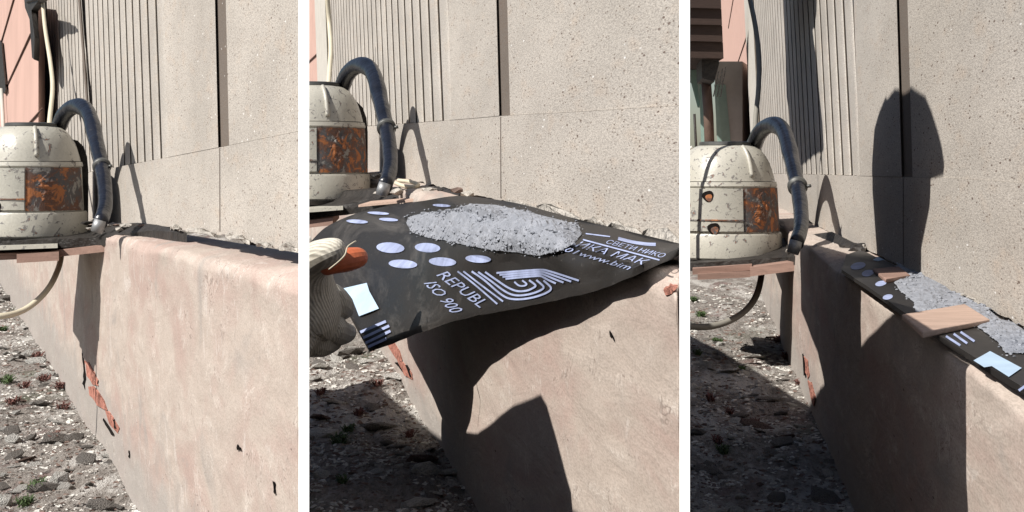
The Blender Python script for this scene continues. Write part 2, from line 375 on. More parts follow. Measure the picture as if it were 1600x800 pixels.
def build_plinth(b, label, xfar, drop, ledge, seed):
    s = b.s; nx = 170; vs = []; fs = []
    root = thing('plinth_wall', label, 'wall', at(b, dw(b, b.xe, b.W), b.W, -b.H))
    top = -b.e - ledge * s
    prof = [(-.25 * s, top - .3 * s), (-.2 * s, top)] + [(-.2 * s + (b.W + .2 * s - .06 * s) * t, top - .01 * s * t) for t in np.linspace(.1, 1, 12)]
    w0, h0 = prof[-1]
    prof += [(w0 + .06 * s * math.sin(a), h0 - drop * s * (1 - math.cos(a))) for a in np.linspace(.12, math.pi / 2, 14)]
    h1 = prof[-1][1]; prof += [(b.W, h1 + (-b.H - .12 * s - h1) * t) for t in np.linspace(0, 1, 70)[1:]]
    m_ = len(prof); x_near = b.xe
    for i in range(nx + 1):
        x = x_near + (xfar - x_near) * i / nx
        for j, (wv, h) in enumerate(prof):
            d = dw(b, x, wv)
            u = d / s; v = h / s
            dis = .010 * nz(u * .8, v * 2.2, seed) + .004 * nz(u * 3, v * 9, seed + 4)
            if 8 <= j <= 30:
                k_ = math.sin((j - 8) / 22 * math.pi); dis += k_ * (.014 * nz(u * 2.2, v * 6, seed + 8) + .020 * nz(u * 1.1, v * 3, seed + 1) - .018 * abs(nz(u * 5, v * 14, seed + 2)))
            dis *= s
            p = at(b, d, wv + (dis if j > 2 else 0), h + (dis * .7 if 2 < j < 30 else 0))
            vs.append(p)
    for i in range(nx):
        for j in range(m_ - 1): k_ = i * m_ + j; fs.append((k_, k_ + 1, k_ + m_ + 1, k_ + m_))
    # closed back
    n0 = len(vs)
    for i in (0, nx): vs.append(vs[i * m_] * 1.0); vs[-1].z = vs[i * m_ + m_ - 1].z
    fs.append((0, n0, n0 + 1, nx * m_)); fs.append(tuple(range(m_)) + (n0,)); fs.append(tuple(range(nx * m_, nx * m_ + m_)) + (n0 + 1,))
    ob('plinth_body', vs, fs, M['plinth', b.i], root, True)
    return root
PL1 = build_plinth(B1, 'pinkish worn plaster plinth below the leftmost motor', -20, .045, .034, 1.3)
PL2 = build_plinth(B2, 'plaster plinth under the dark membrane sheet', 462, .05, .02, 5.1)
PL3 = build_plinth(B3, 'cream plaster plinth carrying a ledge with two wood blocks', 1128, .03, .012, 9.7)
# white divider strips added between the three sections, set at the wall ends
for b, x0, x1, root in ((B1, 468, 483, W1), (B2, 1063, 1078, W2)):
    wv = b.W + .02 * b.s
    pts = [onw(b, x0 - 1.5, -9, wv), onw(b, x1, -9, wv), onw(b, x1, 960, wv), onw(b, x0 - 1.5, 960, wv)]
    o = prism('white_divider_strip', pts, Vector(((x0 + 7 - 800) / F, 1, 0)) * (dw(b, b.xe) - dw(b, b.xe, wv) + .03 * b.s), M['white'], root)
    o['label'] = 'added white divider strip between two wall sections'

# broken plaster with red brick showing
def patch(b, polys, root, ledge=0):
    for kind, poly in polys:
        c = (sum(p[0] for p in poly) / len(poly), sum(p[1] for p in poly) / len(poly)); pts = []
        for k_ in range(len(poly)):
            (ax, ay), (bx, by) = poly[k_], poly[(k_ + 1) % len(poly)]
            for t in (0, .33, .66): pts.append((ax + (bx - ax) * t + random.uniform(-1, 1), ay + (by - ay) * t + random.uniform(-1.2, 1.2)))
        mt = {'brick': M['brick'], 'crack': M['void'], 'plaster_flake': M['chip']}[kind]
        wv = b.W + b.s * {'brick': .006, 'crack': .008, 'plaster_flake': .009}[kind]
        prism(kind, [onw(b, x, y, wv) for x, y in pts], b.u * .10 * b.s, mt, root)
patch(B1, [('brick', [(131, 563), (139, 567), (151, 590), (153, 604), (144, 600), (134, 585)]), ('brick', [(137, 603), (146, 604), (162, 626), (166, 641), (152, 634), (140, 617)]),
    ('brick', [(163, 641), (172, 646), (186, 668), (184, 678), (170, 662)]), ('crack', [(127, 553), (130, 560), (135, 585), (133, 609), (129, 600), (131, 580)]),
    ('crack', [(176, 655), (179, 658), (181, 670), (178, 668)]), ('crack', [(160, 656), (163, 658), (177, 680), (174, 679)]), ('crack', [(369, 697), (373, 698), (377, 704), (371, 703)]), ('crack', [(426, 754), (428, 756), (429.5, 772), (427, 770)]), ('crack', [(201, 704), (203, 706), (203, 716), (201, 714)])], PL1)
patch(B2, [('brick', [(604, 535), (612, 530), (624, 550), (628, 568), (618, 560)]), ('brick', [(620, 562), (630, 566), (644, 585), (644, 594), (632, 586)]), ('crack', [(634, 571), (637, 573), (643, 590), (639, 588)]), ('crack', [(617, 567), (620, 568), (630, 581), (627, 580)]),
    ('crack', [(951, 519), (953, 520), (956, 529), (953, 527)]), ('brick', [(1036, 452), (1048, 448), (1058, 450), (1050, 460), (1040, 462)])], PL2)
patch(B3, [('brick', [(1255, 558), (1261, 564), (1266, 585), (1262, 592), (1257, 578)]), ('brick', [(1262, 594), (1267, 598), (1274, 622), (1271, 634), (1264, 612)]), ('crack', [(1254, 552), (1257, 560), (1258, 590), (1255, 584)])], PL3)

# ------------------------------------------------------------------ far facades seen past the wall ends
def facade(b, label, poly, lines, wv=-.12):
    root = thing('pink_facade', label, 'building', onw(b, poly[0][0], poly[-1][1], wv * b.s))
    prism('facade_wall', [onw(b, x, y, wv * b.s) for x, y in poly], b.u * .4 * b.s, M['pinkwall'], root)
    for (x0, y0, x1, y1, t) in lines:
        tube('cable_shadow_bar', [onw(b, x0, y0, (wv + .012) * b.s), onw(b, x1, y1, (wv + .012) * b.s)], t * dw(b, x0) / F, M['pinkdark'], root, 6)  # dark bars drawn in place of cable shadows on the facade
    return root
fa = facade(B1, 'pink plastered facade behind the leftmost motor', [(-5, -9), (60, -9), (60, 345), (-5, 335)], [(22, -3, 2, 66, 1.2), (48, 53, 8, 140, 1.3), (66, 170, 42, 196, 1.4)], .2)
prism('shutter', [onw(B1, x, y, .10) for x, y in ((-5, 60), (2, 66), (9, 140), (6, 146), (-5, 130))], B1.u * .1, M['dark'], fa)
tube('downpipe', [onw(B1, 2, 140, .11), onw(B1, 6, 212, .11), onw(B1, 8, 300, .11)], .012, M['pale'], fa, 8)
br = thing('eave_bracket', 'dark hanging eave bracket at the top left corner', 'bracket', onw(B1, 50, 90, .03))
prism('bracket_plate', [onw(B1, x, y, .115) for x, y in ((37, -9), (64, -9), (58, 4), (49, 16), (54, 58), (53, 93), (50, 90), (46, 30), (39, 12))], B1.u * .12, M['dark'], br)
prism('bracket_cap', [onw(B1, x, y, .125) for x, y in ((34, -9), (67, -9), (60, -2), (40, 3))], B1.u * .14, M['dark'], br)
facade(B2, 'pink plastered facade behind the motor next to the membrane', [(479, -9), (502, -9), (502, 262), (479, 245)], [(481, 98, 500, 80, 1.5)])
fc = facade(B3, 'pink plastered facade beside the dark eave', [(1127, -9), (1180, -9), (1180, 300), (1118, 290)], [(1146, -3, 1138, 44, 1.0), (1173, 38, 1148, 112, 1.2), (1192, 156, 1156, 197, 1.4)])
def eave_and_trim():
    b = B3; d0 = 60.
    e = thing('dark_eave', 'dark timber eave box jutting out at the top left of the right wall', 'eave', P(1080, 92, 48))
    for k_ in range(4):
        y0 = -12 + k_ * 26; y1 = y0 + 25.2
        prism('board', [P(x, y, 46 + k_ * .15) for x, y in ((1040, y0 - 2), (1126 + k_ * 1.2, y0), (1127 + k_ * 1.2, y1), (1040, y1 - 2))], Vector((.1, 6, 0)), M['eave'], e)
    prism('corner_bracket', [P(x, y, 47) for x, y in ((1096, 92), (1122, 92), (1124, 98), (1116, 128), (1110, 126), (1097, 122))], Vector((.2, 3, 0)), M['dark'], e)
    for x in (1122, 1128, 1133):
        prism('bracket_rod', [P(xx, y, 45) for xx, y in ((x, 112 - (x - 1122) * .6), (x + 2, 110 - (x - 1122) * .6), (x - 6, 150), (x - 8, 150))], Vector((.05, .4, 0)), M['dark'], e)
    h = thing('neighbour_house', 'pale house wall with green frame far beyond the right motor', 'building', P(1130, 262, 50))
    prism('pale_wall', [P(x, y, 50) for x, y in ((1116, 96), (1160, 96), (1160, 285), (1122, 285))], Vector((2, 8, 0)), M['pale'], h)
    prism('green_frame', [P(x, y, 49.8) for x, y in ((1116, 132), (1120, 132), (1129, 232), (1123, 262))], Vector((.3, .1, 0)), M['green'], h)
    prism('green_shutter', [P(x, y, 52) for x, y in ((1076, 90), (1086, 90), (1093, 165), (1090, 168), (1080, 130), (1076, 128))], Vector((.2, .6, 0)), M['green'], h)
    prism('green_post', [P(x, y, 51.5) for x, y in ((1092, 120), (1098, 120), (1102, 240), (1096, 240))], Vector((.2, .6, 0)), M['green'], h)
    tube('downpipe', [P(1103, 124, 49), P(1107, 180, 49), P(1110, 268, 49)], .16, M['drain'], h, 12)
    t = thing('lamp_post', 'thin dark post against the blue sky', 'post', P(1086, 275, 70))
    tube('pole', [P(1085, 178, 70), P(1090, 275, 70)], .06, M['dark'], t, 8)
eave_and_trim()

# ------------------------------------------------------------------ cutting motors
def shell(name, c, s, th0, th1, z0, z1, r0, r1, th, mat, parent, n=20, wob=0):
    vs = []; fs = []
    for rr in (0, th):
        for t in range(2):
            for j in range(n + 1):
                a = math.radians(th0 + (th1 - th0) * j / n); r = (r0 if t == 0 else r1) + rr
                z = (z0 if t == 0 else z1) + random.uniform(-wob, wob); vs.append(Vector((c[0] + s * r * math.sin(a), c[1] - s * r * math.cos(a), c[2] + s * z)))
    m_ = n + 1; q = lambda l, t, j: (l * 2 + t) * m_ + j
    for j in range(n):
        fs += [(q(1, 0, j), q(1, 0, j + 1), q(1, 1, j + 1), q(1, 1, j)), (q(0, 0, j), q(0, 1, j), q(0, 1, j + 1), q(0, 0, j + 1))]
        for t in range(2): fs.append((q(0, t, j), q(0, t, j + 1), q(1, t, j + 1), q(1, t, j)))
    for j in (0, n): fs.append((q(0, 0, j), q(1, 0, j), q(1, 1, j), q(0, 1, j)))
    o = ob(name, vs, fs, mat, parent, True); o.data.set_sharp_from_angle(angle=math.radians(40)); return o
K1 = B1.s / .5; K3 = B3.s / 1.6
def motor(b, label, cx, yb, d, sc, hd=.2):
    i = b.i; s = d / F * sc; c = P(cx, yb, d); root = thing('cutting_motor', label, 'motor', c, 'motors clamped to the cut walls')
    L = lambda nm, pr, mt, par=root, seg=56: lathe(nm, [(r * s, z * s) for r, z in pr], c, M[mt, i] if (mt, i) in M else M[mt], par, seg)
    L('base_flange', [(60, -9), (90, -9), (91, -3), (60, -3)], 'dark')
    L('lower_ring', [(60, -3), (84, -2.5), (86, 0), (86, 33), (84, 36), (60, 36)], 'paint')
    drum = L('drum', [(60, 36), (80.5, 36.5), (77, 105), (60, 105)], 'paint2')
    L('rim_band', [(60, 104.5), (78, 105), (79, 107), (77.5, 113), (60, 114)], 'paint')
    cone = L('top_cover', [(60, 113.5), (75.5, 114), (74, 120), (71, 131), (67, 142), (61.5, 152), (54, 161), (46, 166), (40, 168), (20, 168)], 'paint')
    L('cap_rim', [(20, 167), (38, 167), (39.5, 169), (39, 173), (36, 174), (10, 174)], 'rim')
    cp = shell('cover_plate', c, s, -72, 11, 40, 103, 80.8, 77.4, 3.2, M['paint2', i], root, 24, .3)
    seam = shell('cover_seam', c, s, -72, 11.4, 55.5, 57.5, 83.3, 83.2, 1.2, M['rust', i], cp, 24, .2)
    for (tx, z, r) in ((-26, 92, 8.5), (-19.5, 44, 9)):
        a = math.radians(tx); n_ = Vector((math.sin(a), -math.cos(a), 0)); p = c + n_ * s * (84.6 - (z - 40) * .05) + Vector((0, 0, z * s))
        ux = Vector((math.cos(a), math.sin(a), 0)); uz = Vector((0, 0, 1)); ring = []
        for j in range(20): t = 2 * math.pi * j / 20; rr = r * (1 + .10 * math.sin(3 * t + tx)); ring.append(p + (ux * math.cos(t) + uz * math.sin(t)) * rr * s)
        prism('socket_hole', ring, -n_ * s * 2, M['void'], cp)
        ring2 = [p + n_ * s * .3 + ((q_ - p) * .62) + (ux * .2 - uz * .25) * r * s for q_ in ring]
        prism('socket_rust', ring2, -n_ * s * 1, M['rust', i], cp)
    rp = shell('rust_panel', c, s, 12, 88, 38.5, 104, 80.9, 77.3, 1.6, M['rust', i], root, 24, .6)
    # crust of peeled paint and rust in the middle of the panel
    vs = []; fs = []; n1, n2 = 16, 26
    for a_ in range(n1 + 1):
        for z_ in range(n2 + 1):
            u = a_ / n1 * 2 - 1; v = z_ / n2 * 2 - 1; th = math.radians(38 + 16 * u * (1 + .25 * nz(v * 2, i * 3.1))); z = 71 + 31 * v
            h = max(0, 1 - (u * u + v * v)) ** .5; r = 81 - (z - 38) * .05 + h * (1.5 + 3.2 * abs(nz(u * 3, v * 4, 7 + i)) + 2 * abs(nz(u * 8, v * 10, 3)))
            vs.append(Vector((c[0] + s * r * math.sin(th), c[1] - s * r * math.cos(th), c[2] + s * z)))
    for a_ in range(n1):
        for z_ in range(n2): k_ = a_ * (n2 + 1) + z_; fs.append((k_, k_ + 1, k_ + n2 + 2, k_ + n2 + 1))
    ob('rust_crust', vs, fs, M['rust', i], rp)
    # raised ridges on the top cover
    for tx in (24, -100, 150):
        a = math.radians(tx); pts = []
        for (r, z) in ((74, 121), (70, 136), (63, 151), (54, 162), (48, 166)): pts.append(c + Vector((math.sin(a) * (r + 1) * s, -math.cos(a) * (r + 1) * s, z * s)))
        tube('ridge', catmull(pts, 4), 3.2 * s, M['paint', i], cone, 8)
    # black elbow hose
    path = [(34, 150, 30), (45, 170, 28), (52, 186, 22), (63, 197, 14), (76, 200, 6), (88, 192, 0), (95, 176, -4), (101, 150, -6), (106, 128, -6), (112, 100, -6), (116, 70, -5), (116, 42, -4), (109, 18, -2)]
    pp = catmull([(x + 0, z, y) for x, z, y in path], 5); pts = [c + Vector((x, 0, z)) * s for x, z, y in pp]; n = len(pts); rads = []
    for j in range(n): q_ = pts[j] - Vector((0, 0, EYE)); dd = d * (1.03 - hd * (j / (n - 1)) ** 1.1); pts[j] = q_ * (dd / d) + Vector((0, 0, EYE))
    for j in range(n):
        t = j / (n - 1); r = (12.5 - 1.2 * t) * (1.03 - hd * t ** 1.1) + 1.0 * math.exp(-((t - .36) / .05) ** 2) + .9 * math.exp(-((t - .55) / .03) ** 2) + .5 * nz(t * 22, i)
        rads.append(r * s)
    hose = tube('hose', pts, rads, M['black'], root, 18)
    k_ = int(.735 * n); t = (pts[k_ + 1] - pts[k_ - 1]).normalized()
    tube('hose_clamp', [pts[k_] - t * 3 * s, pts[k_] + t * 3 * s], 12.8 * s, M['rim'], hose, 18)
    tube('clamp_screw', [pts[k_] + Vector((11, -6, 0)) * s, pts[k_] + Vector((16, -6, 1)) * s], 2.2 * s, M['rim'], hose, 8)
    en = pts[-1]; f_ = en.y / d
    tube('connector', [en + Vector((0, 0, 4)) * s * f_, en + Vector((-3, -1, -6)) * s * f_, en + Vector((-6, -2, -15)) * s * f_], [9.5 * s * f_, 10 * s * f_, 9 * s * f_], M['steel'], root, 14)
    # block added behind the drum to throw a shadow on the wall
    pts = [c + Vector((x, 40, z)) * s for x, z in ((40, 4), (79, 4), (79, 100), (77, 122), (71, 138), (62, 147), (50, 150), (40, 150))]
    prism('added_shadow_block', pts, Vector(((cx + 60 - 800) / F, 1, 0)) * (.17 * d), M['dark'], root)
    return root
motor(B1, 'leftmost worn cream motor with rusty panel and black elbow hose', 48, 366, 5.0 * K1, 1.0, .2)
motor(B2, 'worn cream motor cut by the white strip, behind the membrane', 489, 309, 15.4, 1.035, .22)
motor(B3, 'worn cream motor with elbow hose beside the rightmost wall', 1133, 399, 18.5 * K3, 1.02, .28)

def plate(b, label, quads):
    kk = K3 if b is B3 else K1 if b is B1 else 1; root = thing('cutting_plate', label, 'plate', P(*quads[0][1][0][:3]), 'plates under the motors')
    for nm, top, th, mt in quads:
        o = prism(nm, [P(q_[0], q_[1], q_[2] * kk) for q_ in top], Vector((0, 0, -th)), mt, root)
    return root
def debris(b, root, pts, r):
    for (x, y, d) in pts:
        q_ = P(x, y, d * (K3 if b is B3 else K1 if b is B1 else 1)); vs = []; n = 8; rr = r * random.uniform(.6, 1.3)
        bm = bmesh.new(); bmesh.ops.create_icosphere(bm, subdivisions=1, radius=rr)
        vs = [q_ + Vector((v.co.x * 1.5, v.co.y * 2, v.co.z * .55)) * random.uniform(.75, 1.25) for v in bm.verts]; fs = [[v.index for v in f.verts] for f in bm.faces]; bm.free()
        ob('dirt_lump', vs, fs, random.choice((M['chip'], M['dark'], M['stone3'])), root)
p1 = plate(B1, 'dark plate and red board under the leftmost motor', [
    ('metal_plate', [(-40, 378, 4.85), (150, 371, 4.7), (238, 360, 4.12), (292, 364, 3.66), (262, 353, 3.98), (215, 348, 4.5), (120, 352, 5.4), (-40, 360, 5.6)], .022, M['dark']),
    ('red_board', [(-40, 398, 4.75), (75, 393, 4.72), (190, 380, 4.6), (186, 374, 4.9), (60, 382, 5.2), (-40, 386, 5.2)], .016, M['wood', 0]),
    ('rail', [(-40, 386, 4.7), (90, 381, 4.66), (88, 376, 5.3), (-40, 380, 5.3)], .010, M['paint', 0]),
    ('wood_block', [(26, 397, 4.68), (92, 393, 4.66), (90, 388, 5.0), (30, 390, 5.0)], .022, M['wood', 0])])
debris(B1, p1, [(140, 357, 4.7), (152, 360, 4.65), (168, 353, 4.6), (182, 352, 4.6), (196, 352, 4.5), (208, 351, 4.4), (222, 353, 4.35), (135, 348, 4.8), (146, 343, 4.9), (262, 352, 4.1), (275, 356, 4.0), (188, 358, 4.5)], .0095)
p2 = plate(B2, 'dark plate under the motor behind the membrane', [
    ('metal_plate', [(430, 335, 14.6), (540, 326, 14.2), (640, 310, 13.2), (722, 303, 11.4), (690, 291, 12.7), (610, 292, 14), (430, 305, 17)], .06, M['dark']),
    ('rail', [(430, 330, 14.3), (536, 322, 14.1), (534, 316, 15.5), (430, 320, 15.5)], .035, M['paint', 1]),
    ('red_board', [(430, 350, 14.4), (520, 340, 14.2), (530, 330, 15), (430, 336, 15.5)], .07, M['wood', 1]),
    ('wood_strip', [(560, 320, 13.4), (710, 305, 11.7), (708, 303, 11.8), (580, 314, 13.8)], .02, M['block'])])
debris(B2, p2, [(590, 301, 13.8), (605, 303, 13.5), (622, 299, 13.2), (640, 298, 13), (655, 297, 12.9), (672, 297, 12.6), (588, 275, 14.4), (598, 272, 14.4), (690, 297, 12.4), (715, 298, 11.4), (735, 304, 10.9)], .045)
tube('wire_loop', catmull([P(618, 286, 13.2), P(632, 291, 13.1), P(648, 292, 13.0), P(653, 288, 13.1), P(640, 284, 13.3), P(622, 282, 13.4)], 6), .018, M['cable'], p2, 8)
p3 = plate(B3, 'dark plate and boards under the motor beside the rightmost wall', [
    ('metal_plate', [(1070, 412, 17.6), (1230, 402, 17.2), (1352, 388, 12.9), (1300, 362, 15.5), (1225, 372, 19), (1070, 392, 20)], .08, M['dark']),
    ('rail', [(1082, 420, 17.2), (1175, 413, 17.1), (1174, 406, 18.6), (1084, 412, 18.6)], .06, M['wood', 2]),
    ('red_board', [(1090, 428, 17.1), (1172, 424, 17.0), (1176, 416, 18.5), (1092, 420, 18.5)], .06, M['wood', 2]),
    ('plank', [(1172, 418, 17.0), (1282, 404, 16.6), (1278, 396, 17.6), (1172, 408, 18.2)], .09, M['wood', 2])])
debris(B3, p3, [(1240, 392, 17.3), (1255, 388, 17), (1270, 385, 16.6), (1290, 383, 15.6), (1310, 383, 14.8), (1330, 386, 13.8), (1345, 389, 13.2), (1250, 372, 18.3), (1348, 385, 13.2)], .06)

# cables of the motors
def cable(label, pts, r, mt):
    q_ = catmull([P(*p) for p in pts], 8); vs, fs = tube_geo(q_, r, 10)
    o = ob('power_cable', vs, fs, mt, None, True, q_[-1]); return tag(o, label, 'cable', 'motor cables')
cable('cream cable hanging in a loop below the leftmost motor', [(x, y, d * K1) for x, y, d in ((66, -10, 7.4), (70, 40, 7.2), (79, 100, 6.9), (82, 140, 6.6), (77, 195, 6.3), (76, 260, 5.9), (92, 340, 5.6), (96, 395, 5.2), (86, 432, 4.9), (66, 462, 4.8), (36, 485, 4.75), (0, 494, 4.7), (-50, 492, 4.7))], .0075, M['cable'])
cable('cream cable rising behind the motor next to the membrane', [(511, -10, 19), (515, 40, 19), (517, 80, 18.6), (514, 125, 18.2), (512, 180, 17.8), (512, 240, 17.2)], .03, M['cable'])
cable('shade-toned cable rising behind the rightmost motor and looping below it', [(x, y, d * K3) for x, y, d in ((1170, -10, 24), (1180, 40, 23.5), (1186, 90, 23), (1185, 140, 22.5), (1180, 200, 22), (1182, 300, 21), (1190, 400, 19), (1188, 440, 18), (1176, 472, 17.6), (1150, 496, 17.4), (1110, 510, 17.3), (1060, 509, 17.2))], .034, M['shadecable'])

# ------------------------------------------------------------------ membrane sheet with print, bay 2
class TPS:
    def __init__(s, pts):
        p = np.array(pts, float); s.c = p[:, :2] / 100; n = len(p); r = np.linalg.norm(s.c[:, None] - s.c[None], axis=2)
        K = np.where(r > 0, r * r * np.log(r + 1e-12), 0) + np.eye(n) * .02; Q = np.hstack([np.ones((n, 1)), s.c]); A = np.zeros((n + 3, n + 3)); A[:n, :n] = K; A[:n, n:] = Q; A[n:, :n] = Q.T
        s.w = np.linalg.solve(A, np.concatenate([p[:, 2], np.zeros(3)]))
    def __call__(s, x, y):
        q_ = np.array([x, y]) / 100; r = np.linalg.norm(s.c - q_, axis=1); k_ = np.where(r > 0, r * r * np.log(r + 1e-12), 0)
        return float(k_ @ s.w[:-3] + s.w[-3] + s.w[-2:] @ q_)
T2 = TPS([(485, 378, 12.2), (540, 340, 12.8), (600, 322, 12.4), (720, 306, 10.8), (800, 318, 9.2), (905, 345, 7.3), (985, 363, 6.3), (1064, 381, 5.62),
          (575, 543, 9.8), (640, 520, 9.1), (700, 497, 8.3), (790, 475, 7.1), (870, 458, 6.15), (950, 435, 5.5), (1010, 408, 5.05), (1066, 384, 5.3),
          (530, 460, 10.7), (650, 400, 9.9), (800, 400, 7.1), (900, 395, 6.0), (720, 345, 8.9), (800, 347, 7.4), (870, 360, 6.5), (950, 385, 5.6), (650, 335, 11.2)])
def surf2(x, y):
    top = F * (B2.e + .016 * B2.s) / max(y - B2.vy, 1); face = dw(B2, x, B2.W + .02 * B2.s)
    ye = B2.vy + (x - B2.vx) * (B2.e + .02 * B2.s) / (B2.a - B2.W)
    return face if y > ye else min(top, dw(B2, x, .02 * B2.s))
def D2(x, y): return min(T2(x, y), surf2(x, y) * .985)
FE = catmull([(577, 544), (610, 531), (650, 515), (700, 497), (745, 485), (790, 476), (850, 463), (905, 450), (950, 436), (1000, 414), (1068, 384)], 6)
BE = catmull([(485, 378), (505, 358), (530, 344), (565, 331), (610, 321), (660, 314), (720, 306), (800, 316), (860, 331), (905, 343), (985, 362), (1068, 382)], 6)
def pl(path, t):
    f_ = t * (len(path) - 1); i = min(int(f_), len(path) - 2); return path[i] * (1 - (f_ - i)) + path[i + 1] * (f_ - i)
def sheet(nu, nv, dep, fe, be, th):
    vs = []; fs = []
    for i in range(nu + 1):
        a, b_ = pl(be, i / nu), pl(fe, i / nu)
        for j in range(nv + 1):
            t = j / nv; p = a * (1 - t) + b_ * t; vs.append(P(p[0], p[1], dep(p[0], p[1])))
    n0 = len(vs); vs += [v * 1.0 + Vector((0, .25 * th, -th)) for v in vs]
    for i in range(nu):
        for j in range(nv):
            k_ = i * (nv + 1) + j; q_ = (k_, k_ + 1, k_ + nv + 2, k_ + nv + 1); fs.append(q_); fs.append(tuple(n0 + t for t in reversed(q_)))
    ring = [i * (nv + 1) for i in range(nu + 1)] + [nu * (nv + 1) + j for j in range(1, nv + 1)] + [i * (nv + 1) + nv for i in range(nu - 1, -1, -1)] + [j for j in range(nv - 1, 0, -1)]
    for i in range(len(ring)): a, b_ = ring[i], ring[(i + 1) % len(ring)]; fs.append((a, b_, n0 + b_, n0 + a))
    return vs, fs
FE = [p + np.array((0, 1.6 * nz(p[0] * .05, 2.2) + .8 * nz(p[0] * .2, 5.1))) for p in FE]
vs, fs = sheet(90, 30, D2, FE, BE, .028)
MB = thing('membrane_sheet', 'dark bitumen sheet with pale lettering, held out over the plinth', 'membrane', P(790, 475, 7.25))
mo = ob('sheet', vs, fs, M['bitumen', 1], MB, True); mo.data.set_sharp_from_angle(angle=math.radians(50))
LIFT = Vector((0, 0, 0))
def on2(x, y, k_=.9965): return P(x, y, D2(x, y) * k_)
def decal(name, polys, mat, parent, fn):
    vs = []; fs = []
    for poly in polys:
        n0 = len(vs); vs += [fn(x, y) for x, y in poly]; fs.append(tuple(range(n0, n0 + len(poly))))
    return ob(name, vs, fs, mat, parent)
def ell(cx, cy, rx, ry, rot=0, n=20):
    return [(cx + rx * math.cos(t) * math.cos(rot) - ry * math.sin(t) * math.sin(rot), cy + rx * math.cos(t) * math.sin(rot) + ry * math.sin(t) * math.cos(rot)) for t in np.linspace(0, 2 * math.pi, n, endpoint=False)]
for e_ in ((610, 387, 22, 8.3), (668, 387, 20, 7.4), (629.5, 412.5, 22.5, 6.8), (691.5, 409, 21.5, 6.8), (747, 404.5, 20, 6), (558, 346, 17, 3), (607, 343, 15, 2.6), (591, 333, 17, 2.2), (690, 321, 14, 2.2)):
    decal('print_spot', [ell(*e_, .06)], M['print'], MB, on2)
decal('print_patch', [[(534, 451), (573, 442), (577, 455), (592, 482), (561, 494), (550, 466), (541, 467)]], M['print_sky'], MB, on2)
def ribbon(pts, wd):
    q_ = catmull(pts, 6); L_ = []; R_ = []; quads = []
    for i, p in enumerate(q_):
        t = q_[min(i + 1, len(q_) - 1)] - q_[max(i - 1, 0)]; t = t / (np.linalg.norm(t) + 1e-9); n = np.array((-t[1], t[0])) * wd / 2; L_.append(p + n); R_.append(p - n)
    for i in range(len(q_) - 1): quads.append([tuple(L_[i]), tuple(L_[i + 1]), tuple(R_[i + 1]), tuple(R_[i])])
    return quads
def straight(p, q_, wd):
    d_ = np.array(q_, float) - np.array(p, float); n = np.array((-d_[1], d_[0])) / np.linalg.norm(d_) * wd / 2; o = []
    for k_ in range(6):
        a, b_ = np.array(p) + d_ * k_ / 6, np.array(p) + d_ * (k_ + 1) / 6; o.append([tuple(a + n), tuple(b_ + n), tuple(b_ - n), tuple(a - n)])
    return o
for (a, b_) in (((563, 519), (603, 502)), ((567, 528), (608, 509)), ((571, 536), (610, 517)), ((575, 542), (604, 529))):
    decal('print_bar', straight(a, b_, 4.2), M['print'], MB, on2)
z6 = lambda p: (763 + p[0] / 2.76, 270 + p[1] / 2.76)
logo = []
for i in range(4): logo += ribbon([z6(p) for p in ((35 + 13 * i, 432 + 8.5 * i), (130 + 8 * i, 424 + 8.5 * i), (225 - 2 * i, 418 + 9 * i), (262 - 8 * i, 424 + 9 * i), (320 - 20 * i, 442 + 7 * i), (390 - 33 * i, 465 + 4 * i))], 3.0)
for i, (s0, m0) in enumerate((((715, 424), None), ((724, 424), None), ((737, 424), ((60, 528), (110, 545), (180, 540), (245, 520), (270, 497), (238, 464))), ((747, 425), ((70, 510), (115, 528), (170, 525), (218, 510), (238, 492), (207, 462))), ((758, 425), ((85, 495), (125, 510), (165, 508), (192, 497), (203, 485), (176, 463))))):
    if m0 is None: logo += ribbon([s0, (s0[0] + 26, s0[1] + 20), (s0[0] + 62, 475 - (i * 4) + 0)], 2.6)
    else: logo += ribbon([s0, (s0[0] + 20, s0[1] + 14)] + [z6(p) for p in m0], 3.0)
logo += ribbon([z6(p) for p in ((112, 470), (130, 485), (150, 488), (165, 480), (146, 464))], 2.6)
decal('logo_print', logo, M['print'], MB, on2)
def text_mesh(body):
    cu = bpy.data.curves.new('t', 'FONT'); cu.body = body; cu.resolution_u = 2; o = bpy.data.objects.new('t', cu); COL.objects.link(o)
    dg = bpy.context.evaluated_depsgraph_get(); me = o.evaluated_get(dg).to_mesh(); bm = bmesh.new(); bm.from_mesh(me)
    bmesh.ops.triangulate(bm, faces=bm.faces); V = [tuple(v.co) for v in bm.verts]; Fc = [tuple(v.index for v in f.verts) for f in bm.faces]; bm.free()
    bpy.data.objects.remove(o); return np.array(V), Fc
def text_on(body, bl, br, tr, tl, name, parent, fn, capx=None):
    V, Fc = text_mesh(body); x0, x1 = V[:, 0].min(), V[:, 0].max(); y1 = .73; vs = []
    for v in V:
        u = (v[0] - x0) / (x1 - x0); t = v[1] / y1; bl_, br_, tr_, tl_ = map(np.array, (bl, br, tr, tl))
        p = (bl_ * (1 - u) + br_ * u) * (1 - t) + (tl_ * (1 - u) + tr_ * u) * t; vs.append(fn(p[0], p[1]))
    return ob(name, vs, Fc, M['print'], parent)
z5 = lambda p: (483 + p[0] / 2.76, 270 + p[1] / 2.76)
text_on('REPUBL', z5((548, 442)), z5((735, 583)), z5((782, 558)), z5((600, 424)), 'printed_word', MB, on2)
text_on('ISO 900', z5((494, 476)), z5((612, 606)), z5((672, 594)), z5((552, 470)), 'printed_word', MB, on2)
text_on('СВЕТИ НИКО', z6((503, 303)), z6((748, 366)), z6((772, 350)), z6((522, 288)), 'printed_word', MB, on2)
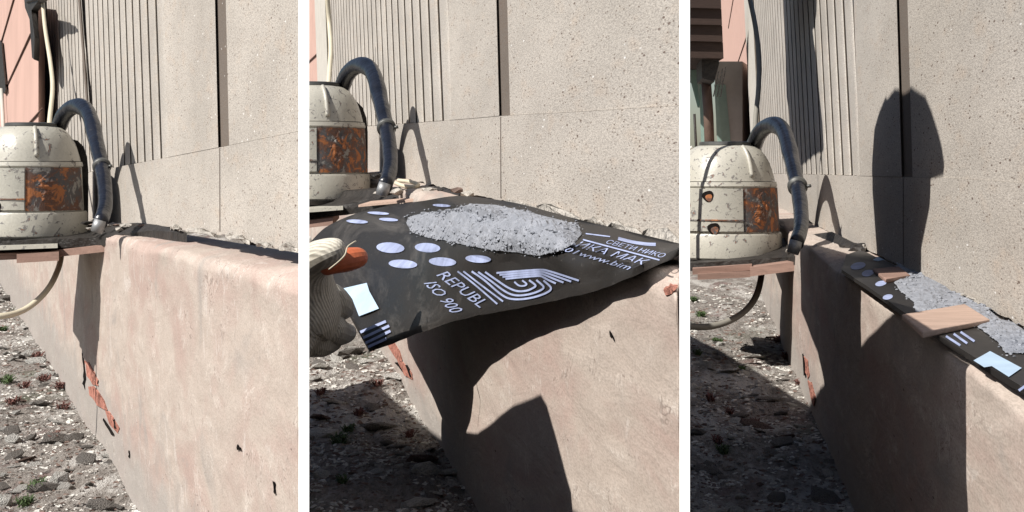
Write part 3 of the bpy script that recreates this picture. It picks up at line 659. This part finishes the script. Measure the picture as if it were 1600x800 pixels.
text_on('ИКА МАК', z6((372, 316)), z6((662, 396)), z6((700, 376)), z6((405, 296)), 'printed_word', MB, on2)
text_on('101', z6((300, 330)), z6((368, 350)), z6((398, 335)), z6((332, 316)), 'printed_word', MB, on2)
text_on('www.bim', z6((382, 354)), z6((600, 418)), z6((632, 400)), z6((412, 339)), 'printed_word', MB, on2)
decal('print_line', straight(z6((408, 288)), z6((738, 376)), 2.2), M['print'], MB, on2)
decal('print_line', ribbon([z6(p) for p in ((560, 283), (620, 298), (680, 307), (722, 309))], 5), M['print'], MB, on2)
decal('print_line', straight(z6((420, 262)), z6((525, 275)), 1.8), M['print'], MB, on2)

# ------------------------------------------------------------------ mortar
def heap(name, label, b, poly, dep, hpx, step, seed, crumbs=900):
    xs = [p[0] for p in poly]; ys = [p[1] for p in poly]; ids = {}; vs = []; fs = []
    nx = int((max(xs) - min(xs)) / step) + 3; ny = int((max(ys) - min(ys)) / (step * .6)) + 3
    for i in range(nx):
        for j in range(ny):
            x = min(xs) + (i - 1) * step; y = min(ys) + (j - 1) * step * .6; ins = inside(x, y, poly); e_ = edge_dist(x, y, poly)
            if not ins and e_ > step * 1.2: continue
            k_ = min(1, e_ / 20) ** .75 if ins else 0
            em = 1 - min(1, e_ / 24); big = nz(x * .02, y * .05, seed); fl = max(0, min(1, .5 + 1.6 * nz(x * .013, y * .03, seed + 2) - em * .7))
            rough = .62 + .5 * big + (1 - .8 * fl) * (.65 * nz(x * .08, y * .16, seed + 3) + .38 * nz(x * .2, y * .34, seed + 6) + .14 * nz(x * .5, y * .7, seed + 8))
            h = hpx * (k_ * max(.30, rough)) if ins else -.6
            if not ins: x, y = edge_near(x, y, poly); x += 1.5 * nz(x * .2, y * .2, seed); y += 1.5 * nz(x * .3, y * .2, seed + 1)
            d = dep(x, y); vs.append(P(x, y, d * .992) + Vector((0, 0, h * d / F))); ids[i, j] = len(vs) - 1
    for (i, j), k_ in ids.items():
        q_ = [ids.get(t) for t in ((i, j), (i + 1, j), (i + 1, j + 1), (i, j + 1))]
        if None not in q_: fs.append(tuple(q_))
    o = ob(name, vs, fs, M['mortar'], None, False, dep and P(sum(xs) / len(xs), max(ys), dep(sum(xs) / len(xs), max(ys)))); tag(o, label, 'mortar')
    # lumps and crumbs on and around the heap
    bm = bmesh.new(); bmesh.ops.create_icosphere(bm, subdivisions=1, radius=1); V0 = [v.co.copy() for v in bm.verts]; F0 = [[v.index for v in f.verts] for f in bm.faces]; bm.free(); vs = []; fs = []
    for _ in range(crumbs):
        x, y = random.uniform(min(xs) - 4, max(xs) + 3), random.uniform(min(ys), max(ys) + 4); ins = inside(x, y, poly); e_ = edge_dist(x, y, poly)
        if not ins and (e_ > 6 or random.random() < .6): continue
        if ins and e_ > 12 and nz(x * .03, y * .06, seed + 2) > 0 and random.random() < .75: continue
        d = dep(x, y); r = random.choice((.8, 1.0, 1.3, 1.7, 2.4, 3.4)) * d / F * (1 if ins else .6); k_ = min(1, e_ / 20) ** .75 if ins else 0
        c = P(x, y, d * .992) + Vector((0, 0, hpx * .5 * k_ * d / F)); n0 = len(vs)
        for v in V0: vs.append(c + Vector((v.x * 1.5, v.y * 2.2, v.z * .8)) * r * random.uniform(.7, 1.3))
        fs += [[n0 + t for t in f_] for f_ in F0]
    tag(ob('mortar_crumbs', vs, fs, M['mortar'], o), None, None, None, 'stuff'); return o
heap('mortar_heap', 'heap of wet grey mortar spread on the membrane sheet', B2,
     [(634, 348), (640, 338), (665, 332), (715, 326), (735, 318), (775, 320), (820, 330), (865, 341), (905, 351), (909, 366), (896, 381), (872, 392), (842, 399), (810, 394), (770, 390), (735, 384), (700, 376), (665, 370), (644, 362)], D2, 10, 1.7, 2.2, 1500)

# ------------------------------------------------------------------ ledge strip, mortar and wood blocks, bay 3
HL = -B3.e - .012 * B3.s
def D3(x, y):
    return -(HL + .012 * B3.s) * F / (y - B3.vy)
on3 = lambda x, y: P(x, y, D3(x, y) * .9955)
BE3 = catmull([(1322, 398), (1345, 392), (1370, 402), (1400, 416), (1440, 438), (1490, 462), (1540, 486), (1645, 536)], 6)
FE3 = catmull([(1315, 421), (1330, 431), (1365, 454), (1400, 479), (1440, 507), (1490, 538), (1550, 575), (1645, 634)], 6)
vs, fs = sheet(60, 10, lambda x, y: D3(x, y), FE3, BE3, .02)
for v in vs: v.z += .002 * nz(v.x * 3, v.y * 2)
MS = thing('membrane_strip', 'dark membrane strip laid along the ledge under wood blocks', 'membrane', P(1480, 530, D3(1480, 530)))
mo = ob('strip', vs, fs, M['bitumen', 2], MS, True); mo.data.set_sharp_from_angle(angle=math.radians(50))
z7 = lambda p: (1300 + p[0] / 3.077, 360 + p[1] / 3.077)
decal('print_patch', [[z7(p) for p in ((680, 625), (760, 580), (912, 661), (850, 704), (768, 652), (732, 658))]], M['print_sky'], MS, on3)
for a, b_ in (((548, 508), (617, 553)), ((585, 497), (650, 543)), ((618, 488), (685, 533))): decal('print_bar', straight(z7(a), z7(b_), 3.6), M['print'], MS, on3)
decal('print_bar', straight(z7((898, 770)), z7((940, 740)), 4), M['print'], MS, on3)
for e_ in ((*z7((125, 170)), 12, 5.5), (*z7((172, 205)), 9.5, 5), (*z7((235, 255)), 9, 4), (*z7((268, 320)), 8, 4)): decal('print_spot', [ell(*e_, -.2)], M['print'], MS, on3)
decal('print_patch', [[z7(p) for p in ((195, 142), (222, 126), (252, 141), (222, 147))]], M['print_sky'], MS, on3)
heap('mortar_bed', 'rough grey mortar bed pressed along the foot of the rightmost wall', B3,
     [z7(p) for p in ((300, 140), (360, 180), (440, 205), (520, 250), (580, 295), (650, 312), (720, 345), (760, 385), (810, 425), (870, 440), (940, 490), (1000, 530), (1000, 600), (930, 590), (830, 585), (800, 535), (740, 490), (640, 420), (600, 385), (500, 395), (400, 392), (395, 345), (330, 290), (300, 250), (340, 215))], D3, 6, 1.8, 8.8, 1800)
def block(label, top, th, mt):
    tp = [P(*z7(p), D3(*z7(p2))) for p, p2 in top]; c = sum(tp, Vector()) / 4
    root = thing('wood_block', label, 'wood block', c - Vector((0, 0, .06)), 'wood blocks pressed on the ledge')
    bt = [p - Vector((0, 0, t * p.y / F)) for p, t in zip(tp, th)]
    o = box8('block_body', tp, bt, mt, root); bevel(o, .006, 2)
block('large pale wood block lying across the dark ledge strip', [((335, 403), (345, 425)), ((640, 352), (648, 372)), ((762, 428), (764, 452)), ((435, 487), (435, 522))], (8, 6, 7, 11), M['block'])
block('small brown wood block in shade farther along the ledge', [((195, 184), (200, 200)), ((322, 172), (326, 190)), ((378, 214), (380, 232)), ((258, 234), (258, 254))], (5, 5, 6, 7), M['wood', 2])

# ------------------------------------------------------------------ gloved hand holding the sheet
def skin(name, chains, mat, parent, origin, sub=2):
    vs = []; es = []; rs = []
    for ch in chains:
        prev = ch[0] if isinstance(ch[0], int) else None
        for p in (ch[1:] if prev is not None else ch):
            vs.append(Vector(p[0])); rs.append(p[1]); 
            if prev is not None: es.append((prev, len(vs) - 1))
            prev = len(vs) - 1
    me = bpy.data.meshes.new(name); base = wloc(parent) if parent else Vector(origin)
    me.from_pydata([tuple(v - base) for v in vs], es, []); o = bpy.data.objects.new(name, me); COL.objects.link(o)
    if parent: o.parent = parent
    else: o.location = base
    o.modifiers.new('skin', 'SKIN'); lay = me.skin_vertices[0].data if me.skin_vertices else None
    if lay is None:
        bm = bmesh.new(); bm.from_mesh(me); bm.verts.layers.skin.verify(); bm.to_mesh(me); bm.free(); lay = me.skin_vertices[0].data
    for k_, r in enumerate(rs): lay[k_].radius = (r, r) if not hasattr(r, '__len__') else r; lay[k_].use_root = (k_ == 0)
    sb = o.modifiers.new('sub', 'SUBSURF'); sb.levels = sub; sb.render_levels = sub; me.materials.append(mat); me.shade_smooth(); return o
def glove():
    G = 9.3; u = G / F; Q = lambda x, y, dd=0: P(x, y, G + dd)
    root = thing('gloved_hand', 'grey knitted work glove gripping the corner of the membrane', 'hand', Q(500, 540))
    # wrist and palm, then thumb above the sheet and four fingers curled below it
    palm = [(Q(370, 600, .2), 56 * u), (Q(420, 556, .1), 58 * u), (Q(456, 516, 0), (62 * u, 56 * u)), (Q(484, 484, 0), (58 * u, 52 * u)), (Q(505, 470, .1), (46 * u, 40 * u)), (Q(522, 474, .3), (34 * u, 28 * u)), (Q(536, 486, .6), (22 * u, 18 * u))]
    body = skin('glove_knit', [palm,
        [3, (Q(478, 440, -.1), 42 * u), (Q(486, 412, -.3), 32 * u), (Q(505, 396, -.56), 24 * u), (Q(526, 388, -.66), 18 * u), (Q(540, 384, -.66), 10 * u)],
        [3, (Q(508, 508, .1), 34 * u), (Q(528, 520, .4), 24 * u), (Q(545, 520, .9), 16 * u)],
        [2, (Q(480, 530, 0), 32 * u), (Q(504, 538, .2), 22 * u), (Q(524, 534, .7), 15 * u)]], M['knit'], root, None)
    thumb = skin('thumb_coating', [[(Q(500, 426, -.5), 10 * u), (Q(514, 414, -.5), (24 * u, 16 * u)), (Q(536, 407, -.48), (29 * u, 20 * u)), (Q(557, 403, -.44), (27 * u, 19 * u)), (Q(570, 402, -.4), (17 * u, 12 * u))]], M['red'], root, None)
    tube('loose_thread', catmull([Q(514, 421, -.9), Q(530, 408, -.92), Q(539, 398, -.92), Q(543, 386, -.8), Q(552, 379, -.75), Q(556, 377, -.7)], 6), 1.1 * u, M['cable'], root, 6)
glove()

# ------------------------------------------------------------------ rubble, gravel and weeds on the ground
def stone_mesh(name, mat, flat):
    bm = bmesh.new(); bmesh.ops.create_icosphere(bm, subdivisions=1, radius=1)
    for v in bm.verts: v.co = Vector((v.co.x * random.uniform(.7, 1.15), v.co.y * random.uniform(.7, 1.15), v.co.z * flat * random.uniform(.6, 1.2)))
    ng = bmesh.ops.dissolve_limit(bm, angle_limit=.45, verts=bm.verts, edges=bm.edges)
    me = bpy.data.meshes.new(name); bm.to_mesh(me); bm.free(); me.materials.append(mat); return me
SM = [stone_mesh('rubble', random.choices((M['stone'], M['stone2'], M['stone3']), (10, 2, 1))[0], random.choice((.35, .5, .65))) for _ in range(14)]
def gpoint(b, x, y):
    d = F * b.H / (y - b.vy); X = (x - 800) / F * d
    z = EYE + b.q * d - b.H + b.s * (.05 * nz(X / b.s * 2, d / b.s * .5) + .022 * nz(X / b.s * 9, d / b.s * 2.2, 3) + .012 * nz(X / b.s * 25, d / b.s * 6, 5))
    return Vector((X, d, z)), d
def scatter(b, ylo, xlo, base, n_big, n_small, lab, big_spots, lab2=()):
    def spot():
        while True:
            y = random.uniform(ylo, 840); xr = b.vx + (y - b.vy) * (b.a - b.W) / b.H
            x = random.uniform(xlo, xr + 3)
            if x > xlo: return x, y
    for k_, (x, y, r, rot, flat) in enumerate(big_spots + [(None,) * 5] * n_big):
        if x is None:
            x, y = spot(); r = random.choice((7, 9, 10, 12, 15, 18, 23)) * (.35 + .65 * (y - b.vy) / 550); rot = random.uniform(0, 6.3); flat = random.uniform(.6, 1.3)
        p, d = gpoint(b, x, y); o = bpy.data.objects.new('rubble_stone', random.choice(SM)); COL.objects.link(o); u = r * d / F
        o.location = p + Vector((0, 0, u * .15)); o.scale = (u * random.uniform(.8, 1.5), u * random.uniform(1.2, 2.4), u * flat); o.rotation_euler = (random.uniform(-.35, .35), random.uniform(-.35, .35), rot)
        tag(o, lab2[k_] if k_ < len(lab2) else lab, 'stone', lab)
    # countless small bits, three tones
    for mi, (mt, share) in enumerate((('stone', .45), ('stone2', .35), ('stone3', .20))):
        vs = []; fs = []
        for _ in range(int(n_small * share)):
            x, y = spot()
            if nz(x * .02, y * .02, 4 + mi) < -.12 and mi == 0: continue
            p, d = gpoint(b, x, y); u = d / F * random.uniform(.8, 3.8) * (.35 + .65 * (y - b.vy) / 550); n0 = len(vs); R = Matrix.Rotation(random.uniform(0, 6.3), 3, 'Z')
            for c_ in ((-1, -1, 0), (1, -1, 0), (1, 1, 0), (-1, 1, 0), (-.6, -.5, 1), (.7, -.6, 1), (.5, .7, .8), (-.6, .6, 1)):
                v = R @ Vector((c_[0] * u * random.uniform(.6, 1.3), c_[1] * u * random.uniform(1.2, 2.4), c_[2] * u * random.uniform(.4, 1.1) - .2 * u)); vs.append(p + v)
            fs += [tuple(n0 + t for t in f_) for f_ in ((4, 5, 6, 7), (0, 1, 5, 4), (1, 2, 6, 5), (2, 3, 7, 6), (3, 0, 4, 7))]
        o = ob('gravel', vs, fs, M[mt]); tag(o, 'loose crumbs of plaster and soil ' + base, 'gravel', None, 'stuff')
def weed(b, x, y, hpx, n, mat, label, grp, name='weed_plant'):
    p, d = gpoint(b, x, y); u = d / F; vs = []; fs = []
    for _ in range(n):
        a = random.uniform(0, 6.3); h = hpx * u * random.uniform(.4, 1); ln = hpx * u * random.uniform(.3, 1.1); wd = u * random.uniform(.6, 1.5)
        q0 = p + Vector((random.uniform(-1, 1) * hpx * u * .5, random.uniform(-1, 1) * hpx * u * 1.2, 0)); dr = Vector((math.cos(a), math.sin(a) * 1.6, 0)); sd = Vector((-dr.y, dr.x, 0)).normalized() * wd
        pts = [q0, q0 + dr * ln * .4 + Vector((0, 0, h * .7)), q0 + dr * ln * .8 + Vector((0, 0, h)), q0 + dr * ln * 1.1 + Vector((0, 0, h * .8))]
        for k_, t in enumerate((.5, 1, .8, .1)): vs += [pts[k_] - sd * t, pts[k_] + sd * t]
        n0 = len(vs) - 8; fs += [(n0 + 2 * k_, n0 + 2 * k_ + 1, n0 + 2 * k_ + 3, n0 + 2 * k_ + 2) for k_ in range(3)]
    o = ob(name, vs, fs, mat, None, False, p); tag(o, label, 'plant', grp)
scatter(B1, 446, -20, 'below the leftmost plinth', 50, 4200, 'pale broken plaster fragment on the ground by the leftmost plinth',
        [(64, 640, 13, .3, .8), (18, 676, 14, .1, .5), (30, 560, 9, .4, .8), (56, 568, 15, .8, .5), (88, 660, 11, 1.3, .8), (35, 635, 7, .2, .9), (55, 730, 11, .2, .7), (92, 695, 9, .7, .8), (10, 556, 6, .2, .9), (140, 765, 8, .2, .8)], ('upright pale slab in the middle of the leftmost rubble', 'broad pale slab at the left edge of the photo'))
scatter(B2, 535, 470, 'below the plinth under the sheet', 44, 3600, 'pale broken plaster fragment on the ground below the membrane sheet',
        [(527, 557, 13, .5, .9), (492, 592, 10, .1, .7), (551, 575, 9, .9, .8), (548, 704, 10, .5, .8), (672, 706, 12, .2, .8), (520, 640, 8, .3, .8), (580, 728, 7, .2, .8)], ('pale slab on the ground just under the glove',))
scatter(B3, 446, 1070, 'below the rightmost plinth', 64, 4600, 'pale broken plaster fragment on the ground by the rightmost plinth',
        [(1152, 660, 14, .1, .5), (1200, 620, 12, 1.2, .8), (1220, 642, 9, .7, .8), (1130, 742, 10, .3, .9), (1178, 560, 13, .4, .4), (1110, 555, 8, .1, .8), (1188, 716, 8, .4, .8), (1140, 585, 14, .3, .4)], ('broad flat pale slab lying alone on the rightmost ground', 'long pale slab near the foot of the rightmost plinth'))
for (x, y, h, n) in ((12, 600, 12, 60), (60, 765, 16, 90), (40, 790, 15, 80), (5, 520, 8, 40)): weed(B1, x, y, h, n, M['leaf'], 'low green weed on the ground by the leftmost plinth', 'weeds by the leftmost plinth')
for (x, y, h, n) in ((530, 690, 16, 90), (545, 672, 12, 50), (535, 765, 12, 60)): weed(B2, x, y, h, n, M['leaf'], 'low green weed on the ground below the membrane sheet', 'weeds below the sheet')
for (x, y, h, n) in ((1095, 495, 9, 80), (1120, 535, 9, 70), (1090, 560, 9, 60), (1130, 705, 13, 80), (1160, 580, 8, 40), (1085, 470, 8, 60)): weed(B3, x, y, h, n, M['leaf'], 'low green weed on the ground by the rightmost plinth', 'weeds by the rightmost plinth')
for b, spots, w_ in ((B1, ((70, 600), (95, 610), (20, 640), (100, 640), (40, 610), (60, 560), (80, 690)), 'leftmost plinth'), (B2, ((500, 620), (590, 610), (560, 650), (640, 680)), 'plinth under the sheet'), (B3, ((1110, 620), (1230, 560), (1250, 600), (1120, 690), (1180, 660), (1140, 640), (1215, 530)), 'rightmost plinth')):
    for (x, y) in spots: weed(b, x, y, 11, 45, M['straw'], 'dry reddish stalks lying by the ' + w_, 'dry stalks by the ' + w_, 'dry_stalks')

# ------------------------------------------------------------------ boards added out of view only to cast the shadows on walls and plinth
def board(b, label, poly, wv, t, zlow, feet):
    pts = [onw(b, x, y, wv) - SUNV * t for x, y in poly]
    root = thing('shadow_board', label, 'board', (sum(p.x for p in pts) / len(pts), sum(p.y for p in pts) / len(pts), zlow))
    prism('board_sheet', pts, Vector((.05, 0, 0)), M['eave'], root)
    for x, y in feet:
        p = onw(b, x, y, wv) - SUNV * t; tube('post', [p, Vector((p.x, p.y, zlow))], .02, M['dark'], root, 8)
board(B3, 'added round topped board out of view that shades the rightmost wall', [(1366, 262), (1369, 220), (1376, 196), (1386, 172), (1390, 174), (1401, 160), (1412, 162), (1424, 154), (1431, 160), (1446, 170), (1456, 194), (1466, 226), (1472, 250), (1476, 277), (1457, 285), (1456, 330), (1442, 398), (1438, 1000), (1400, 840), (1350, 640), (1312, 560), (1310, 470), (1372, 450), (1373, 398), (1366, 300)], 0, 3.0, -.3, ((1436, 990), (1380, 740)))
board(B3, 'added tall narrow board out of view that shades the rightmost ribs', [(1220, -60), (1277, -60), (1275, 20), (1268, 50), (1276, 130), (1284, 200), (1286, 235), (1272, 240), (1246, 262), (1238, 240), (1228, 150)], 0, 3.0, -.3, ((1280, 230), (1246, 255)))
board(B2, 'added broad board out of view that shades the plinth under the sheet', [(690, 690), (702, 722), (760, 815), (905, 1040), (893, 790), (872, 720), (852, 650), (842, 632), (800, 650), (745, 690)], B2.W, 2.0, -.3, ((760, 810), (900, 1000)))
